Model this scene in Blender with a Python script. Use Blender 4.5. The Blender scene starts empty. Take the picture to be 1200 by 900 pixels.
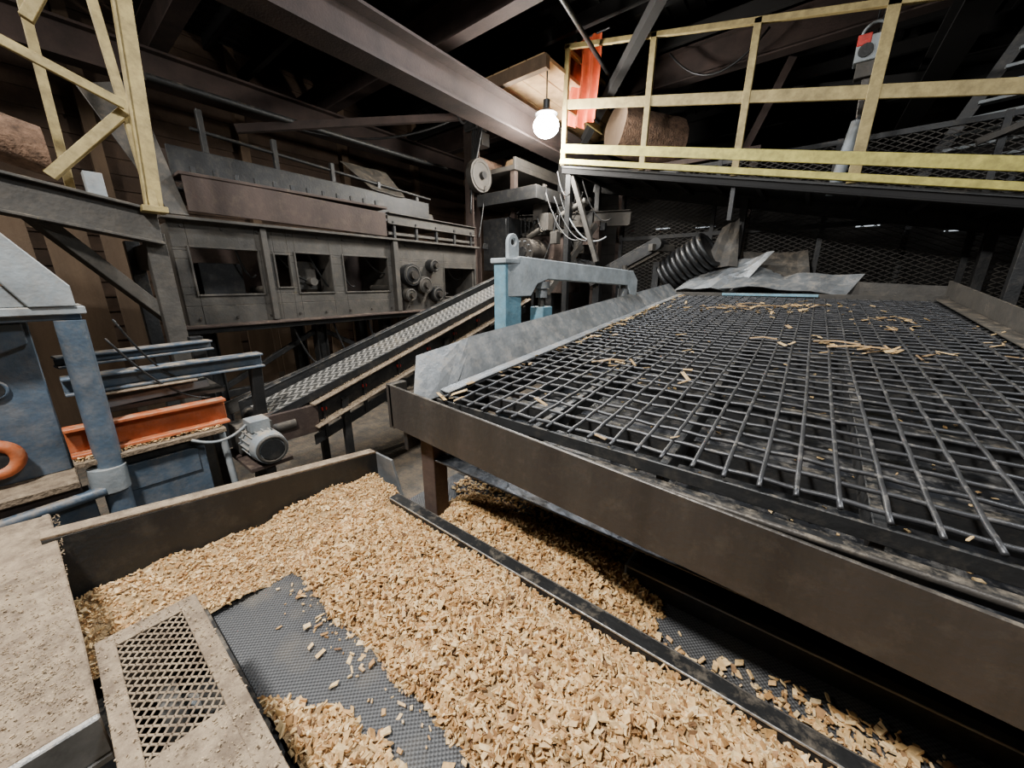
import bpy, random
import numpy as np
from math import *
from mathutils import Vector, Matrix
random.seed(7); rng=np.random.default_rng(7)
H=1.9   # camera eye height above the floor; geometry below is measured from eye level and lifted by H
f=430.; pitch=atan(120/430.); head=radians(38.1)

# ------------------------------------------------------------------ materials
MATS={}
SAW=(0.38,0.285,0.18)
def M(name,col,rough=.6,metal=0.,dust=.0,dcol=SAW,scale=6.,var=.35,bump=.15,streak=False,up=.8):
    if name in MATS: return MATS[name]
    m=bpy.data.materials.new(name); m.use_nodes=True
    nt=m.node_tree; N=nt.nodes; L=nt.links
    b=N['Principled BSDF']; b.inputs['Roughness'].default_value=rough; b.inputs['Metallic'].default_value=metal
    tc=N.new('ShaderNodeNewGeometry')
    mp=N.new('ShaderNodeMapping'); L.new(tc.outputs['Position'],mp.inputs['Vector'])
    if streak: mp.inputs['Scale'].default_value=(1,1,.12)
    n1=N.new('ShaderNodeTexNoise'); n1.inputs['Scale'].default_value=scale; n1.inputs['Detail'].default_value=8; n1.inputs['Roughness'].default_value=.65
    L.new(mp.outputs[0],n1.inputs['Vector'])
    r1=N.new('ShaderNodeValToRGB'); L.new(n1.outputs['Fac'],r1.inputs['Fac'])
    r1.color_ramp.elements[0].position=.3; r1.color_ramp.elements[1].position=.72
    lo=[c*(1-var) for c in col]; hi=[min(1,c*(1+var)) for c in col]
    r1.color_ramp.elements[0].color=(*lo,1); r1.color_ramp.elements[1].color=(*hi,1)
    out=r1.outputs['Color']
    if dust>0:
        n2=N.new('ShaderNodeTexNoise'); n2.inputs['Scale'].default_value=scale*1.7+3; n2.inputs['Detail'].default_value=10; n2.inputs['Roughness'].default_value=.75
        L.new(tc.outputs['Position'],n2.inputs['Vector'])
        sp=N.new('ShaderNodeSeparateXYZ'); L.new(tc.outputs['Normal'],sp.inputs[0])
        m1=N.new('ShaderNodeMath'); m1.operation='MULTIPLY_ADD'; m1.use_clamp=True
        L.new(sp.outputs['Z'],m1.inputs[0]); m1.inputs[1].default_value=up; m1.inputs[2].default_value=max(.0,.5-up*.4)
        rr=N.new('ShaderNodeMapRange'); rr.inputs['From Min'].default_value=.62-.35*dust; rr.inputs['From Max'].default_value=.85-.4*dust
        L.new(n2.outputs['Fac'],rr.inputs['Value'])
        m2=N.new('ShaderNodeMath'); m2.operation='MULTIPLY'; L.new(m1.outputs[0],m2.inputs[0]); L.new(rr.outputs[0],m2.inputs[1])
        mx=N.new('ShaderNodeMixRGB'); L.new(m2.outputs[0],mx.inputs['Fac']); L.new(out,mx.inputs['Color1']); mx.inputs['Color2'].default_value=(*dcol,1)
        out=mx.outputs[0]
        rm=N.new('ShaderNodeMapRange'); rm.inputs['To Min'].default_value=rough; rm.inputs['To Max'].default_value=.95
        L.new(m2.outputs[0],rm.inputs['Value']); L.new(rm.outputs[0],b.inputs['Roughness'])
        if metal>0:
            mm=N.new('ShaderNodeMapRange'); mm.inputs['To Min'].default_value=metal; mm.inputs['To Max'].default_value=0
            L.new(m2.outputs[0],mm.inputs['Value']); L.new(mm.outputs[0],b.inputs['Metallic'])
    L.new(out,b.inputs['Base Color'])
    if bump:
        bp=N.new('ShaderNodeBump'); bp.inputs['Strength'].default_value=bump; bp.inputs['Distance'].default_value=.02
        n3=N.new('ShaderNodeTexNoise'); n3.inputs['Scale'].default_value=45; n3.inputs['Detail'].default_value=6
        L.new(tc.outputs['Position'],n3.inputs['Vector']); L.new(n3.outputs['Fac'],bp.inputs['Height']); L.new(bp.outputs[0],b.inputs['Normal'])
    MATS[name]=m; return m
def Emis(name,col,s):
    m=bpy.data.materials.new(name); m.use_nodes=True; b=m.node_tree.nodes['Principled BSDF']
    b.inputs['Emission Color'].default_value=(*col,1); b.inputs['Emission Strength'].default_value=s; return m
def belt_mat(name,scale,chev=False):
    m=bpy.data.materials.new(name); m.use_nodes=True; nt=m.node_tree;N=nt.nodes;L=nt.links;b=N['Principled BSDF']
    g=N.new('ShaderNodeNewGeometry'); sp=N.new('ShaderNodeSeparateXYZ'); L.new(g.outputs['Position'],sp.inputs[0])
    def mth(op,a,bb=None,c=None):
        n=N.new('ShaderNodeMath'); n.operation=op
        for i,v in enumerate((a,bb,c)):
            if v is None: continue
            if isinstance(v,(int,float)): n.inputs[i].default_value=v
            else: L.new(v,n.inputs[i])
        return n.outputs[0]
    if chev:
        # zig-zag cleats along the belt
        tri=mth('PINGPONG',mth('MULTIPLY',sp.outputs['X'],1.),.06)
        ph=mth('ADD',sp.outputs['Y'],tri)
        h=mth('GREATER_THAN',mth('SINE',mth('MULTIPLY',ph,95.)),.35)
    else:
        sx=mth('SINE',mth('MULTIPLY',sp.outputs['X'],scale)); sy=mth('SINE',mth('MULTIPLY',sp.outputs['Y'],scale))
        h=mth('MULTIPLY_ADD',mth('MULTIPLY',sx,sy),.5,.5)
    r=N.new('ShaderNodeValToRGB'); L.new(h,r.inputs['Fac'])
    if chev:
        r.color_ramp.elements[0].color=(.05,.048,.043,1); r.color_ramp.elements[1].color=(.26,.24,.21,1)
    else:
        r.color_ramp.elements[0].color=(.012,.012,.013,1); r.color_ramp.elements[1].color=(.10,.10,.10,1)
    nz=N.new('ShaderNodeTexNoise'); nz.inputs['Scale'].default_value=5; nz.inputs['Detail'].default_value=9; L.new(g.outputs['Position'],nz.inputs['Vector'])
    rr=N.new('ShaderNodeMapRange'); rr.inputs['From Min'].default_value=.52; rr.inputs['From Max'].default_value=.8; rr.inputs['To Max'].default_value=.3; L.new(nz.outputs['Fac'],rr.inputs['Value'])
    mx=N.new('ShaderNodeMixRGB'); L.new(rr.outputs[0],mx.inputs['Fac']); L.new(r.outputs[0],mx.inputs['Color1']); mx.inputs['Color2'].default_value=(.30,.24,.16,1)
    L.new(mx.outputs[0],b.inputs['Base Color']); b.inputs['Roughness'].default_value=.5
    bp=N.new('ShaderNodeBump'); bp.inputs['Strength'].default_value=.6; bp.inputs['Distance'].default_value=.004; L.new(h,bp.inputs['Height']); L.new(bp.outputs[0],b.inputs['Normal'])
    return m
def chip_mat(name,cols,rough=.7):
    m=bpy.data.materials.new(name); m.use_nodes=True; nt=m.node_tree;N=nt.nodes;L=nt.links;b=N['Principled BSDF']
    g=N.new('ShaderNodeNewGeometry'); r=N.new('ShaderNodeValToRGB'); L.new(g.outputs['Random Per Island'],r.inputs['Fac'])
    cr=r.color_ramp
    while len(cr.elements)<len(cols): cr.elements.new(.5)
    for i,c in enumerate(cols): cr.elements[i].position=i/(len(cols)-1); cr.elements[i].color=(*c,1)
    n=N.new('ShaderNodeTexNoise'); n.inputs['Scale'].default_value=90; n.inputs['Detail'].default_value=4; L.new(g.outputs['Position'],n.inputs['Vector'])
    mr=N.new('ShaderNodeMapRange'); mr.inputs['From Min'].default_value=.3; mr.inputs['From Max'].default_value=.7; mr.inputs['To Min'].default_value=.66; mr.inputs['To Max'].default_value=1.12; L.new(n.outputs['Fac'],mr.inputs['Value'])
    mx=N.new('ShaderNodeMixRGB'); mx.blend_type='MULTIPLY'; mx.inputs['Fac'].default_value=1; L.new(r.outputs[0],mx.inputs['Color1']); L.new(mr.outputs[0],mx.inputs['Color2'])
    L.new(mx.outputs[0],b.inputs['Base Color']); b.inputs['Roughness'].default_value=rough
    return m

DARK=M('black_steel',(.024,.024,.024),.5,.35,.35,(.22,.18,.13),scale=5)
STEEL=M('grimy_steel',(.066,.058,.050),.45,.5,.3,(.28,.225,.155),scale=4,streak=True)
PLATE=M('dark_plate',(.038,.038,.037),.42,.45,.3,(.24,.2,.145),scale=3,streak=True)
GREY=M('grey_machine_paint',(.058,.052,.044),.62,.2,.42,(.21,.165,.115),scale=4)
LGREY=M('light_grey_paint',(.25,.275,.285),.5,.1,.5,scale=5)
BROWN=M('rusty_brown_steel',(.055,.036,.028),.75,.2,.35,(.23,.17,.115),scale=3,streak=True)
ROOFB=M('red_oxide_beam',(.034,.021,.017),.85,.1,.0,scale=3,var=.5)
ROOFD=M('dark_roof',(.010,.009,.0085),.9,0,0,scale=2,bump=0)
YEL=M('worn_yellow_paint',(.34,.26,.10),.6,.0,.55,(.13,.095,.055),scale=8,up=.2)
YELB=M('bright_yellow_paint',(.47,.40,.08),.55,.0,.45,(.18,.135,.075),scale=9,up=.2)
BLUE=M('blue_grey_paint',(.07,.10,.135),.45,.1,.52,scale=5)
LBLUE=M('light_blue_paint',(.16,.32,.40),.5,.0,.42,scale=8)
PALE=M('dusty_pale_blue',(.36,.40,.42),.6,.0,.5,(.44,.41,.34),scale=7)
ORANGE=M('orange_paint',(.46,.115,.035),.5,.0,.48,scale=6)
TARP=M('orange_tarp',(.75,.12,.04),.6,0,0,scale=3,bump=.05)
GALV=M('galvanised_sheet',(.24,.25,.255),.4,.5,.42,(.27,.23,.18),scale=4)
WIREM=M('screen_wire',(.075,.075,.078),.4,.6,.25,(.24,.21,.17),scale=9,bump=.05)
PAN=M('under_pan',(.030,.032,.037),.35,.5,.4,(.17,.155,.135),scale=5)
DUSTP=M('sawdust_covered_plate',(.17,.122,.08),.95,0,.58,(.33,.25,.16),scale=7,bump=.8)
BRIGHT=M('bare_worn_steel',(.5,.49,.46),.35,.8,.3,scale=14)
WOOD=M('raw_timber',(.48,.31,.15),.8,0,0,scale=5,bump=.2)
WOODD=M('old_boards',(.14,.092,.056),.85,0,.2,scale=4,streak=True)
BARK=M('log_bark',(.17,.10,.062),.95,0,.0,scale=14,var=.7,bump=1.)
RUB=M('black_rubber',(.014,.014,.014),.4,0,.2,scale=9)
FLOORM=M('dirty_concrete',(.065,.057,.046),.8,0,.6,(.16,.12,.08),scale=1.6,bump=.6)
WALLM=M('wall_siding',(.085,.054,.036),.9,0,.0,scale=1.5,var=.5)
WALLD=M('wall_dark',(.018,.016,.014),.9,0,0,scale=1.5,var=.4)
RED=M('red_plastic',(.5,.03,.02),.4,0,.2)
BELT=belt_mat('ribbed_belt',420.); CHEV=belt_mat('chevron_belt',0,True)
CHIPS=chip_mat('wood_chips',[(.26,.12,.04),(.62,.37,.14),(.78,.53,.24),(.48,.25,.085),(.90,.68,.38),(.68,.43,.18),(.84,.60,.30),(.76,.50,.22),(.54,.30,.11),(.16,.08,.035)])
FINE=M('fine_sawdust',(.38,.25,.12),.95,0,0,scale=30,var=.35,bump=1.)

# ------------------------------------------------------------------ mesh builder
def basis(d,up=(0,0,1)):
    d=Vector(d).normalized(); up=Vector(up)
    if abs(d.dot(up))>.98: up=Vector((0,1,0)) if abs(d.y)<.9 else Vector((1,0,0))
    s=d.cross(up).normalized(); u=s.cross(d).normalized(); return d,s,u
class B:
    def __init__(s): s.v=[];s.f=[];s.m=[];s.mats=[];s.sm=[]
    def mi(s,m):
        if m not in s.mats: s.mats.append(m)
        return s.mats.index(m)
    def add(s,vs,fs,m,smooth=False):
        o=len(s.v); s.v+= [tuple(v) for v in vs]; k=s.mi(m)
        for q in fs: s.f.append([i+o for i in q]); s.m.append(k); s.sm.append(smooth)
    def box(s,lo,hi,m):
        x0,y0,z0=lo;x1,y1,z1=hi
        s.add([(x0,y0,z0),(x1,y0,z0),(x1,y1,z0),(x0,y1,z0),(x0,y0,z1),(x1,y0,z1),(x1,y1,z1),(x0,y1,z1)],
          [(3,2,1,0),(4,5,6,7),(0,1,5,4),(1,2,6,5),(2,3,7,6),(3,0,4,7)],m)
    def prism(s,pts,ext,m):   # polygon + extrusion vector
        n=len(pts); e=Vector(ext); a=[Vector(p) for p in pts]; b=[p+e for p in a]
        nrm=Vector((0,0,0))
        for i in range(n): nrm+=a[i].cross(a[(i+1)%n])
        if nrm.dot(e)<0: a=a[::-1]; b=b[::-1]
        s.add(a+b,[tuple(range(n))[::-1],tuple(range(n,2*n))]+[(i,(i+1)%n,n+(i+1)%n,n+i) for i in range(n)],m)
    def beam(s,p0,p1,w,h,m,up=(0,0,1)):
        p0=Vector(p0);p1=Vector(p1);d,sd,u=basis(p1-p0,up)
        c=[sd*(w/2)*a+u*(h/2)*b for a,b in((-1,-1),(1,-1),(1,1),(-1,1))]
        s.prism([p0+q for q in c],p1-p0,m)
    def ibeam(s,p0,p1,w,h,m,t=.02,up=(0,0,1)):
        p0=Vector(p0);p1=Vector(p1);d,sd,u=basis(p1-p0,up)
        for k in(-1,1): s.beam(p0+u*(h/2-t/2)*k,p1+u*(h/2-t/2)*k,w,t,m,up)
        s.beam(p0,p1,t,h-2*t,m,up)
    def chan(s,p0,p1,w,h,m,t=.015,side=1,up=(0,0,1)):
        p0=Vector(p0);p1=Vector(p1);d,sd,u=basis(p1-p0,up)
        for k in(-1,1): s.beam(p0+u*(h/2-t/2)*k,p1+u*(h/2-t/2)*k,w,t,m,up)
        o=sd*(w/2-t/2)*side; s.beam(p0+o,p1+o,t,h-2*t,m,up)
    def cyl(s,p0,p1,r,m,n=16,r2=None):
        p0=Vector(p0);p1=Vector(p1);d,sd,u=basis(p1-p0); r2=r if r2 is None else r2
        a=[p0+(sd*cos(2*pi*i/n)+u*sin(2*pi*i/n))*r for i in range(n)]; b=[p1+(sd*cos(2*pi*i/n)+u*sin(2*pi*i/n))*r2 for i in range(n)]
        s.add(a+b,[(i,n+i,n+(i+1)%n,(i+1)%n) for i in range(n)],m,True)
        s.add(a,[tuple(range(n))],m); s.add(b,[tuple(range(n))[::-1]],m)
    def tube(s,pts,r,m,n=6):
        P=[Vector(p) for p in pts]; vs=[]; fs=[]
        for i,p in enumerate(P):
            d=(P[min(i+1,len(P)-1)]-P[max(i-1,0)]); _,sd,u=basis(d)
            vs+=[p+(sd*cos(2*pi*k/n)+u*sin(2*pi*k/n))*r for k in range(n)]
        for i in range(len(P)-1):
            for k in range(n): fs.append((i*n+k,(i+1)*n+k,(i+1)*n+(k+1)%n,i*n+(k+1)%n))
        fs.append(tuple(range(n))); fs.append(tuple(range((len(P)-1)*n,len(P)*n))[::-1])
        s.add(vs,fs,m,True)
    def cable(s,p0,p1,sag,r,m,k=14):
        p0=Vector(p0);p1=Vector(p1)
        s.tube([p0.lerp(p1,i/k)-Vector((0,0,sag*4*(i/k)*(1-i/k))) for i in range(k+1)],r,m)
    def torus(s,c,ax,R,r,m,n=28,k=10):
        d,sd,u=basis(ax); c=Vector(c); vs=[];fs=[]
        for i in range(n):
            a=2*pi*i/n; e=sd*cos(a)+u*sin(a)
            for j in range(k):
                b=2*pi*j/k; vs.append(c+e*(R+r*cos(b))+d*(r*sin(b)))
        for i in range(n):
            for j in range(k): fs.append((i*k+j,((i+1)%n)*k+j,((i+1)%n)*k+(j+1)%k,i*k+(j+1)%k))
        s.add(vs,fs,m,True)
    def sheet(s,pts,m,t=.006,nu=10,nv=4,warp=.0,seed=0):  # 4 corners, bent sheet metal
        a,b,c,d=[Vector(p) for p in pts]; nr=(b-a).cross(d-a).normalized(); R=random.Random(seed)
        ph=[R.uniform(0,6) for _ in range(4)]
        vs=[];fs=[]
        for k in(0,1):
            for j in range(nv+1):
                for i in range(nu+1):
                    uu=i/nu;vv=j/nv; p=(a.lerp(b,uu)).lerp(d.lerp(c,uu),vv)
                    w=warp*(sin(uu*5+ph[0])*cos(vv*2+ph[1])+.5*sin(uu*13+ph[2]+vv*3))
                    vs.append(p+nr*(w+k*t))
        W=nu+1;O=W*(nv+1)
        for j in range(nv):
            for i in range(nu):
                q=(j*W+i,j*W+i+1,(j+1)*W+i+1,(j+1)*W+i); fs.append(q[::-1]); fs.append(tuple(O+x for x in q))
        for i in range(nu): fs.append((i,i+1,O+i+1,O+i)); q=nv*W; fs.append((q+i+1,q+i,O+q+i,O+q+i+1))
        for j in range(nv): fs.append(((j+1)*W,j*W,O+j*W,O+(j+1)*W)); e=W-1; fs.append((j*W+e,(j+1)*W+e,O+(j+1)*W+e,O+j*W+e))
        s.add(vs,fs,m)
    def holed(s,x,t,y0,y1,z0,z1,holes,m):  # plate in YZ plane with rectangular openings (ya,yb,za,zb)
        ys=sorted({y0,y1,*[h[0] for h in holes],*[h[1] for h in holes]}); zs=sorted({z0,z1,*[h[2] for h in holes],*[h[3] for h in holes]})
        for i in range(len(ys)-1):
            for j in range(len(zs)-1):
                yc=(ys[i]+ys[i+1])/2;zc=(zs[j]+zs[j+1])/2
                if not any(h[0]<yc<h[1] and h[2]<zc<h[3] for h in holes):
                    s.box((x,ys[i],zs[j]),(x+t,ys[i+1],zs[j+1]),m)
    def build(s,name,parent=None,bevel=0,tf=None):
        me=bpy.data.meshes.new(name); V=np.array(s.v,dtype=float)
        V[:,2]+=H
        c=(V.min(0)+V.max(0))/2
        if parent is None: c[2]=V[:,2].min()
        else: c=np.zeros(3)
        me.from_pydata((V-c).tolist(),[],s.f)
        for m in s.mats: me.materials.append(m)
        me.polygons.foreach_set('material_index',s.m); me.polygons.foreach_set('use_smooth',s.sm); me.update()
        o=bpy.data.objects.new(name,me); bpy.context.collection.objects.link(o); o.location=c
        if parent: o.parent=parent
        if bevel:
            md=o.modifiers.new('b','BEVEL'); md.width=bevel; md.segments=1; md.limit_method='ANGLE'; md.angle_limit=radians(50)
        return o
def empty(name):
    e=bpy.data.objects.new(name,None); bpy.context.collection.objects.link(e); e.empty_display_size=.2; return e
def expanded(b,o,u,v,nu,nv,r,m):   # expanded metal lattice; o origin, u/v cell vectors
    o=Vector(o);u=Vector(u);v=Vector(v)
    for s0 in range(-nv,nu+1):
        k0=max(0,-s0);k1=min(nv,nu-s0)
        if k1>k0: b.beam(o+u*(s0+k0)+v*k0,o+u*(s0+k1)+v*k1,r*2,r,m)
    for s0 in range(0,nu+nv+1):
        k0=max(0,s0-nu);k1=min(nv,s0)
        if k1>k0: b.beam(o+u*(s0-k0)+v*k0,o+u*(s0-k1)+v*k1,r*2,r,m)

def chips(name,xy,zf,size=(.008,.032),tilt=.75,mat=None,thick=(.002,.006),lift=0.,parent=None,wr=(.25,.8)):
    n=len(xy); L_=rng.uniform(0,1,n)**1.6*(size[1]-size[0])+size[0]; W_=np.minimum(L_*rng.uniform(wr[0],wr[1],n),.022); T_=rng.uniform(*thick,n)
    base=np.array([[-1,-1,-1],[1,-1,-1],[1,1,-1],[-1,1,-1],[-1,-1,1],[1,-1,1],[1,1,1],[-1,1,1]],float)*.5
    P=base[None]*np.stack([L_,W_,T_],1)[:,None,:]
    P[:,:,0]+=rng.normal(0,.14,(n,8))*L_[:,None]*.5; P[:,:,1]+=P[:,:,0]*rng.uniform(-.5,.5,n)[:,None]; P[:,:,1]+=rng.normal(0,.12,(n,8))*W_[:,None]*.5
    a=rng.uniform(0,2*pi,n);bx=rng.normal(0,tilt,n);by=rng.normal(0,tilt,n)
    ca,sa=np.cos(a),np.sin(a);cb,sb=np.cos(bx),np.sin(bx);cc,sc=np.cos(by),np.sin(by);Z=np.zeros(n);O=np.ones(n)
    Rx=np.array([[O,Z,Z],[Z,cb,-sb],[Z,sb,cb]]).transpose(2,0,1);Ry=np.array([[cc,Z,sc],[Z,O,Z],[-sc,Z,cc]]).transpose(2,0,1)
    Rz=np.array([[ca,-sa,Z],[sa,ca,Z],[Z,Z,O]]).transpose(2,0,1)
    R=Rz@Rx@Ry
    P=np.einsum('nij,nkj->nki',R,P)
    z=np.array([zf(x,y) for x,y in xy])+rng.uniform(-.004,.012,n)+lift
    P+=np.stack([xy[:,0],xy[:,1],z],1)[:,None,:]
    F=np.array([[3,2,1,0],[4,5,6,7],[0,1,5,4],[1,2,6,5],[2,3,7,6],[3,0,4,7]])
    F=(F[None]+8*np.arange(n)[:,None,None]).reshape(-1,4)
    V=P.reshape(-1,3); V[:,2]+=H
    me=bpy.data.meshes.new(name); me.from_pydata(V.tolist(),[],F.tolist()); me.materials.append(mat or CHIPS)
    o=bpy.data.objects.new(name,me); bpy.context.collection.objects.link(o)
    if parent: o.parent=parent
    return o
def field(name,x0,x1,y0,y1,step,zf,mat,parent=None):
    nx=int((x1-x0)/step);ny=int((y1-y0)/step); vs=[];fs=[]
    for j in range(ny+1):
        for i in range(nx+1):
            x=x0+(x1-x0)*i/nx;y=y0+(y1-y0)*j/ny; vs.append((x,y,zf(x,y)+H))
    for j in range(ny):
        for i in range(nx):
            a=j*(nx+1)+i; fs.append((a,a+1,a+nx+2,a+nx+1))
    me=bpy.data.meshes.new(name); me.from_pydata(vs,[],fs); me.materials.append(mat)
    for p in me.polygons: p.use_smooth=True
    o=bpy.data.objects.new(name,me); bpy.context.collection.objects.link(o)
    if parent: o.parent=parent
    return o
def nz(x,y,s=1.):
    return (sin(x*7.1*s+1.3)*cos(y*6.3*s+.4)+.6*sin(x*15.7*s+y*9.1*s)+.35*sin(x*31*s-y*27*s+2))/1.95

FL=-1.9
# ------------------------------------------------------------------ building shell
b=B(); b.box((-9,-4,FL-.1),(6,12,FL),FLOORM); b.build('floor')
b=B(); b.box((-9.1,-4,FL),(-9,12,4.2),WALLM)
for i in range(26): b.box((-9,-4,FL+.02+i*.235),(-8.97,12,FL+.2+i*.235),WALLM)
for y in range(-3,12,2): b.box((-8.97,y,FL),(-8.8,y+.15,4.0),WOODD)
b.build('wall_left')
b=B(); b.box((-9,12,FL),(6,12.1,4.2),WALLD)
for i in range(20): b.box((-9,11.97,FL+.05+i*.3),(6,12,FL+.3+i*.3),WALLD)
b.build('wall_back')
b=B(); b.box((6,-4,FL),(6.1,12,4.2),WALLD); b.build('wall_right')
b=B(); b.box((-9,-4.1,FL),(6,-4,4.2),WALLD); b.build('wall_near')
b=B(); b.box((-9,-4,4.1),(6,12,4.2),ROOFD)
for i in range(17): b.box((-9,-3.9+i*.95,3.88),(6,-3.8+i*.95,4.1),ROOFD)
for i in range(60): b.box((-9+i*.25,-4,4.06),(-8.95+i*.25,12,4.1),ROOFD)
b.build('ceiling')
g=empty('roof_framing')
b=B()
b.ibeam((-4.0,-2,2.42),(-4.12,11,2.42),.34,.42,ROOFB,.03)
b.ibeam((-7.3,-2,2.7),(-7.3,11,2.7),.25,.4,ROOFB,.03)
b.ibeam((.9,2,2.9),(.9,11,2.9),.3,.4,ROOFD,.03)
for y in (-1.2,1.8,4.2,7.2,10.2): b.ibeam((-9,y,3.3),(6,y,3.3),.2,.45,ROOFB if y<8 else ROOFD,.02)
for i in range(9): b.beam((-9,-.5+i*1.25,3.62),(6,-.5+i*1.25,3.62),.08,.18,ROOFD)
b.beam((-6.5,2.2,2.0),(-4.3,6.9,3.1),.08,.1,ROOFB); b.beam((-1.4,4.6,3.2),(-4.05,7.4,2.6),.12,.14,ROOFD)
b.cyl((-6.2,1.3,2.2),(-6.2,8,2.2),.04,DARK,8); b.cyl((-2.6,3.5,3.05),(-3.2,8,3.05),.03,DARK,8)
b.build('beams',g)
b=B()
for i in range(5): b.beam((-4.75+i*.31,5.0,2.98),(-4.75+i*.31,8.4,2.98),.29,.05,WOOD)
b.beam((-4.9,5.0,2.88),(-3.3,5.0,2.88),.1,.16,WOODD); b.beam((-4.9,6.6,2.88),(-3.3,6.6,2.88),.1,.16,WOOD)
b.cyl((-4.8,5.6,2.75),(-4.8,8.0,2.75),.1,BARK,14)
b.build('timber_decking',g)

# ------------------------------------------------------------------ lamp + hanging line
b=B(); LX,LY,LZ=-3.44,5.2,2.23
b.cyl((LX,LY,LZ+.16),(LX,LY,LZ+.3),.05,DARK,12); b.cyl((LX,LY,LZ+.3),(LX,LY,2.93),.012,DARK,6)
b.cyl((LX,LY,LZ+.12),(LX,LY,LZ+.18),.16,DARK,20,.07)
BUL=Emis('bulb_glow',(1,.98,.93),260)  # real lamp bulb, made oversized so its glow stands in for glare
vs=[];fs=[]
for j in range(9):
    for i in range(16):
        a=2*pi*i/16;p=pi*j/8; vs.append((LX+.19*sin(p)*cos(a),LY+.19*sin(p)*sin(a),LZ-.03+.15*cos(p)))
for j in range(8):
    for i in range(16): fs.append((j*16+i,(j+1)*16+i,(j+1)*16+(i+1)%16,j*16+(i+1)%16))
b.add(vs,fs,BUL,True); b.build('ceiling_lamp')

# ------------------------------------------------------------------ vibrating screen deck
S=empty('vibrating_screen')
zd=lambda y:-.6+.087*(y-1)
b=B()
# front plate, slightly dropping to the right
b.prism([(-1.6,1.02,-.73),(1.15,1.02,-.89),(1.15,1.02,-.67),(-1.6,1.02,-.50)],(0,.012,0),STEEL)
b.prism([(-1.6,1.03,-.73),(1.15,1.03,-.89),(1.15,1.09,-.89),(-1.6,1.09,-.73)],(0,0,.012),STEEL)
b.prism([(-1.62,1.02,-.74),(-1.58,1.02,-.74),(-1.58,1.02,-.50),(-1.62,1.02,-.50)],(0,.10,0),STEEL)
# inner front rails
b.beam((-1.5,1.10,-.69),(1.15,1.10,-.73),.05,.05,DARK); b.beam((-1.5,1.17,-.655),(1.15,1.17,-.68),.05,.03,DARK); b.cyl((-1.45,1.14,-.64),(1.12,1.14,-.665),.010,STEEL,8); b.beam((-1.5,1.215,-.62),(1.15,1.215,-.63),.012,.05,DARK)
# side girders
for x in(-1.5,1.1): b.prism([(x,1.04,zd(1.04)-.25),(x,5.85,zd(5.85)-.25),(x,5.85,zd(5.85)+.01),(x,1.04,zd(1.04)+.01)],(.04 if x>0 else -.03,0,0),DARK)
# cross bearers & long bearers
for x in(-.85,-.3,.25,.75): b.beam((x,1.22,zd(1.22)-.08),(x,5.75,zd(5.75)-.08),.03,.09,DARK)
for i in range(8): y=1.6+i*.58; b.beam((-1.45,y,zd(y)-.16),(1.1,y,zd(y)-.16),.06,.1,DARK)
# lower pan
b.prism([(-1.47,1.1,zd(1.1)-.30),(1.1,1.1,zd(1.1)-.30),(1.1,5.8,zd(5.8)-.30),(-1.47,5.8,zd(5.8)-.30)],(0,0,.01),PAN)
b.beam((-1.5,5.78,zd(5.78)),(1.15,5.78,zd(5.78)),.06,.08,GREY); b.beam((-.9,5.7,zd(5.7)+.03),(.1,5.7,zd(5.7)+.03),.05,.03,LBLUE)
# legs
for (x,y) in((-1.42,1.14),(1.05,1.14),(-1.42,5.6),(1.05,5.6)):
    b.beam((x,y,zd(y)-.1),(x,y,FL+.02),.1,.09,BROWN); b.box((x-.13,y-.12,FL),(x+.13,y+.12,FL+.02),BROWN)
b.build('frame',S,.003)
b=B(); sp=.092; sy=.100; r=.0074
xs=np.arange(-1.40,1.03,sp); ys=np.arange(1.25,5.74,sy)
for i,x in enumerate(xs):
    ph=random.uniform(0,6); kk=random.uniform(-.005,.005)
    pts=[]
    n=int((5.72-1.20)/sy*2)
    for k in range(n+1):
        y=1.2+(5.72-1.2)*k/n; pts.append((x+kk+.003*sin(y*2.3+ph),y,zd(y)+.004*(1 if (k+i)%4<2 else .2)+.004*sin(y*1.7+x*2)))
    b.tube(pts,r,WIREM,6)
for j,y in enumerate(ys):
    ph=random.uniform(0,6); n=len(xs)*2; pts=[]; kk=random.uniform(-.004,.004)
    for k in range(n+1):
        x=-1.44+(2.50)*k/n; pts.append((x,y+kk+.002*sin(x*3+ph),zd(y)-.004*(1 if (k+j)%4<2 else .2)+.004*sin(y*1.7+x*2)))
    b.tube(pts,r,WIREM,6)
b.build('wire_grid',S)
b=B()
# left flared side sheet, with near end gusset
b.sheet([(-1.47,1.30,zd(1.3)-.02),(-1.47,5.85,zd(5.85)-.02),(-1.66,5.9,-.03),(-1.62,1.62,-.335)],GALV,.006,24,4,.006,1)
b.sheet([(-1.46,1.06,-.60),(-1.46,1.34,-.59),(-1.61,1.66,-.335),(-1.66,1.25,-.40)],GALV,.006,4,4,.004,2)
b.sheet([(-1.66,1.3,-.41),(-1.66,1.7,-.345),(-1.82,1.75,-.43),(-1.80,1.4,-.5)],GALV,.006,4,3,.004,3)
b.sheet([(-1.47,1.25,zd(1.25)+.015),(-1.40,1.25,zd(1.25)+.012),(-1.40,5.75,zd(5.75)+.012),(-1.47,5.75,zd(5.75)+.015)],GALV,.005,3,20,.002,4)
# right side plate
b.prism([(1.13,2.2,zd(2.2)-.02),(1.13,5.9,zd(5.9)-.02),(1.13,5.9,.01),(1.13,2.2,zd(2.2)+.14)],(.015,0,0),GREY)
b.prism([(1.02,1.3,zd(1.3)+.02),(1.12,1.3,zd(1.3)+.02),(1.12,5.7,zd(5.7)+.02),(1.02,5.7,zd(5.7)+.02)],(0,0,.006),GREY)
b.build('side_sheets',S)
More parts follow.
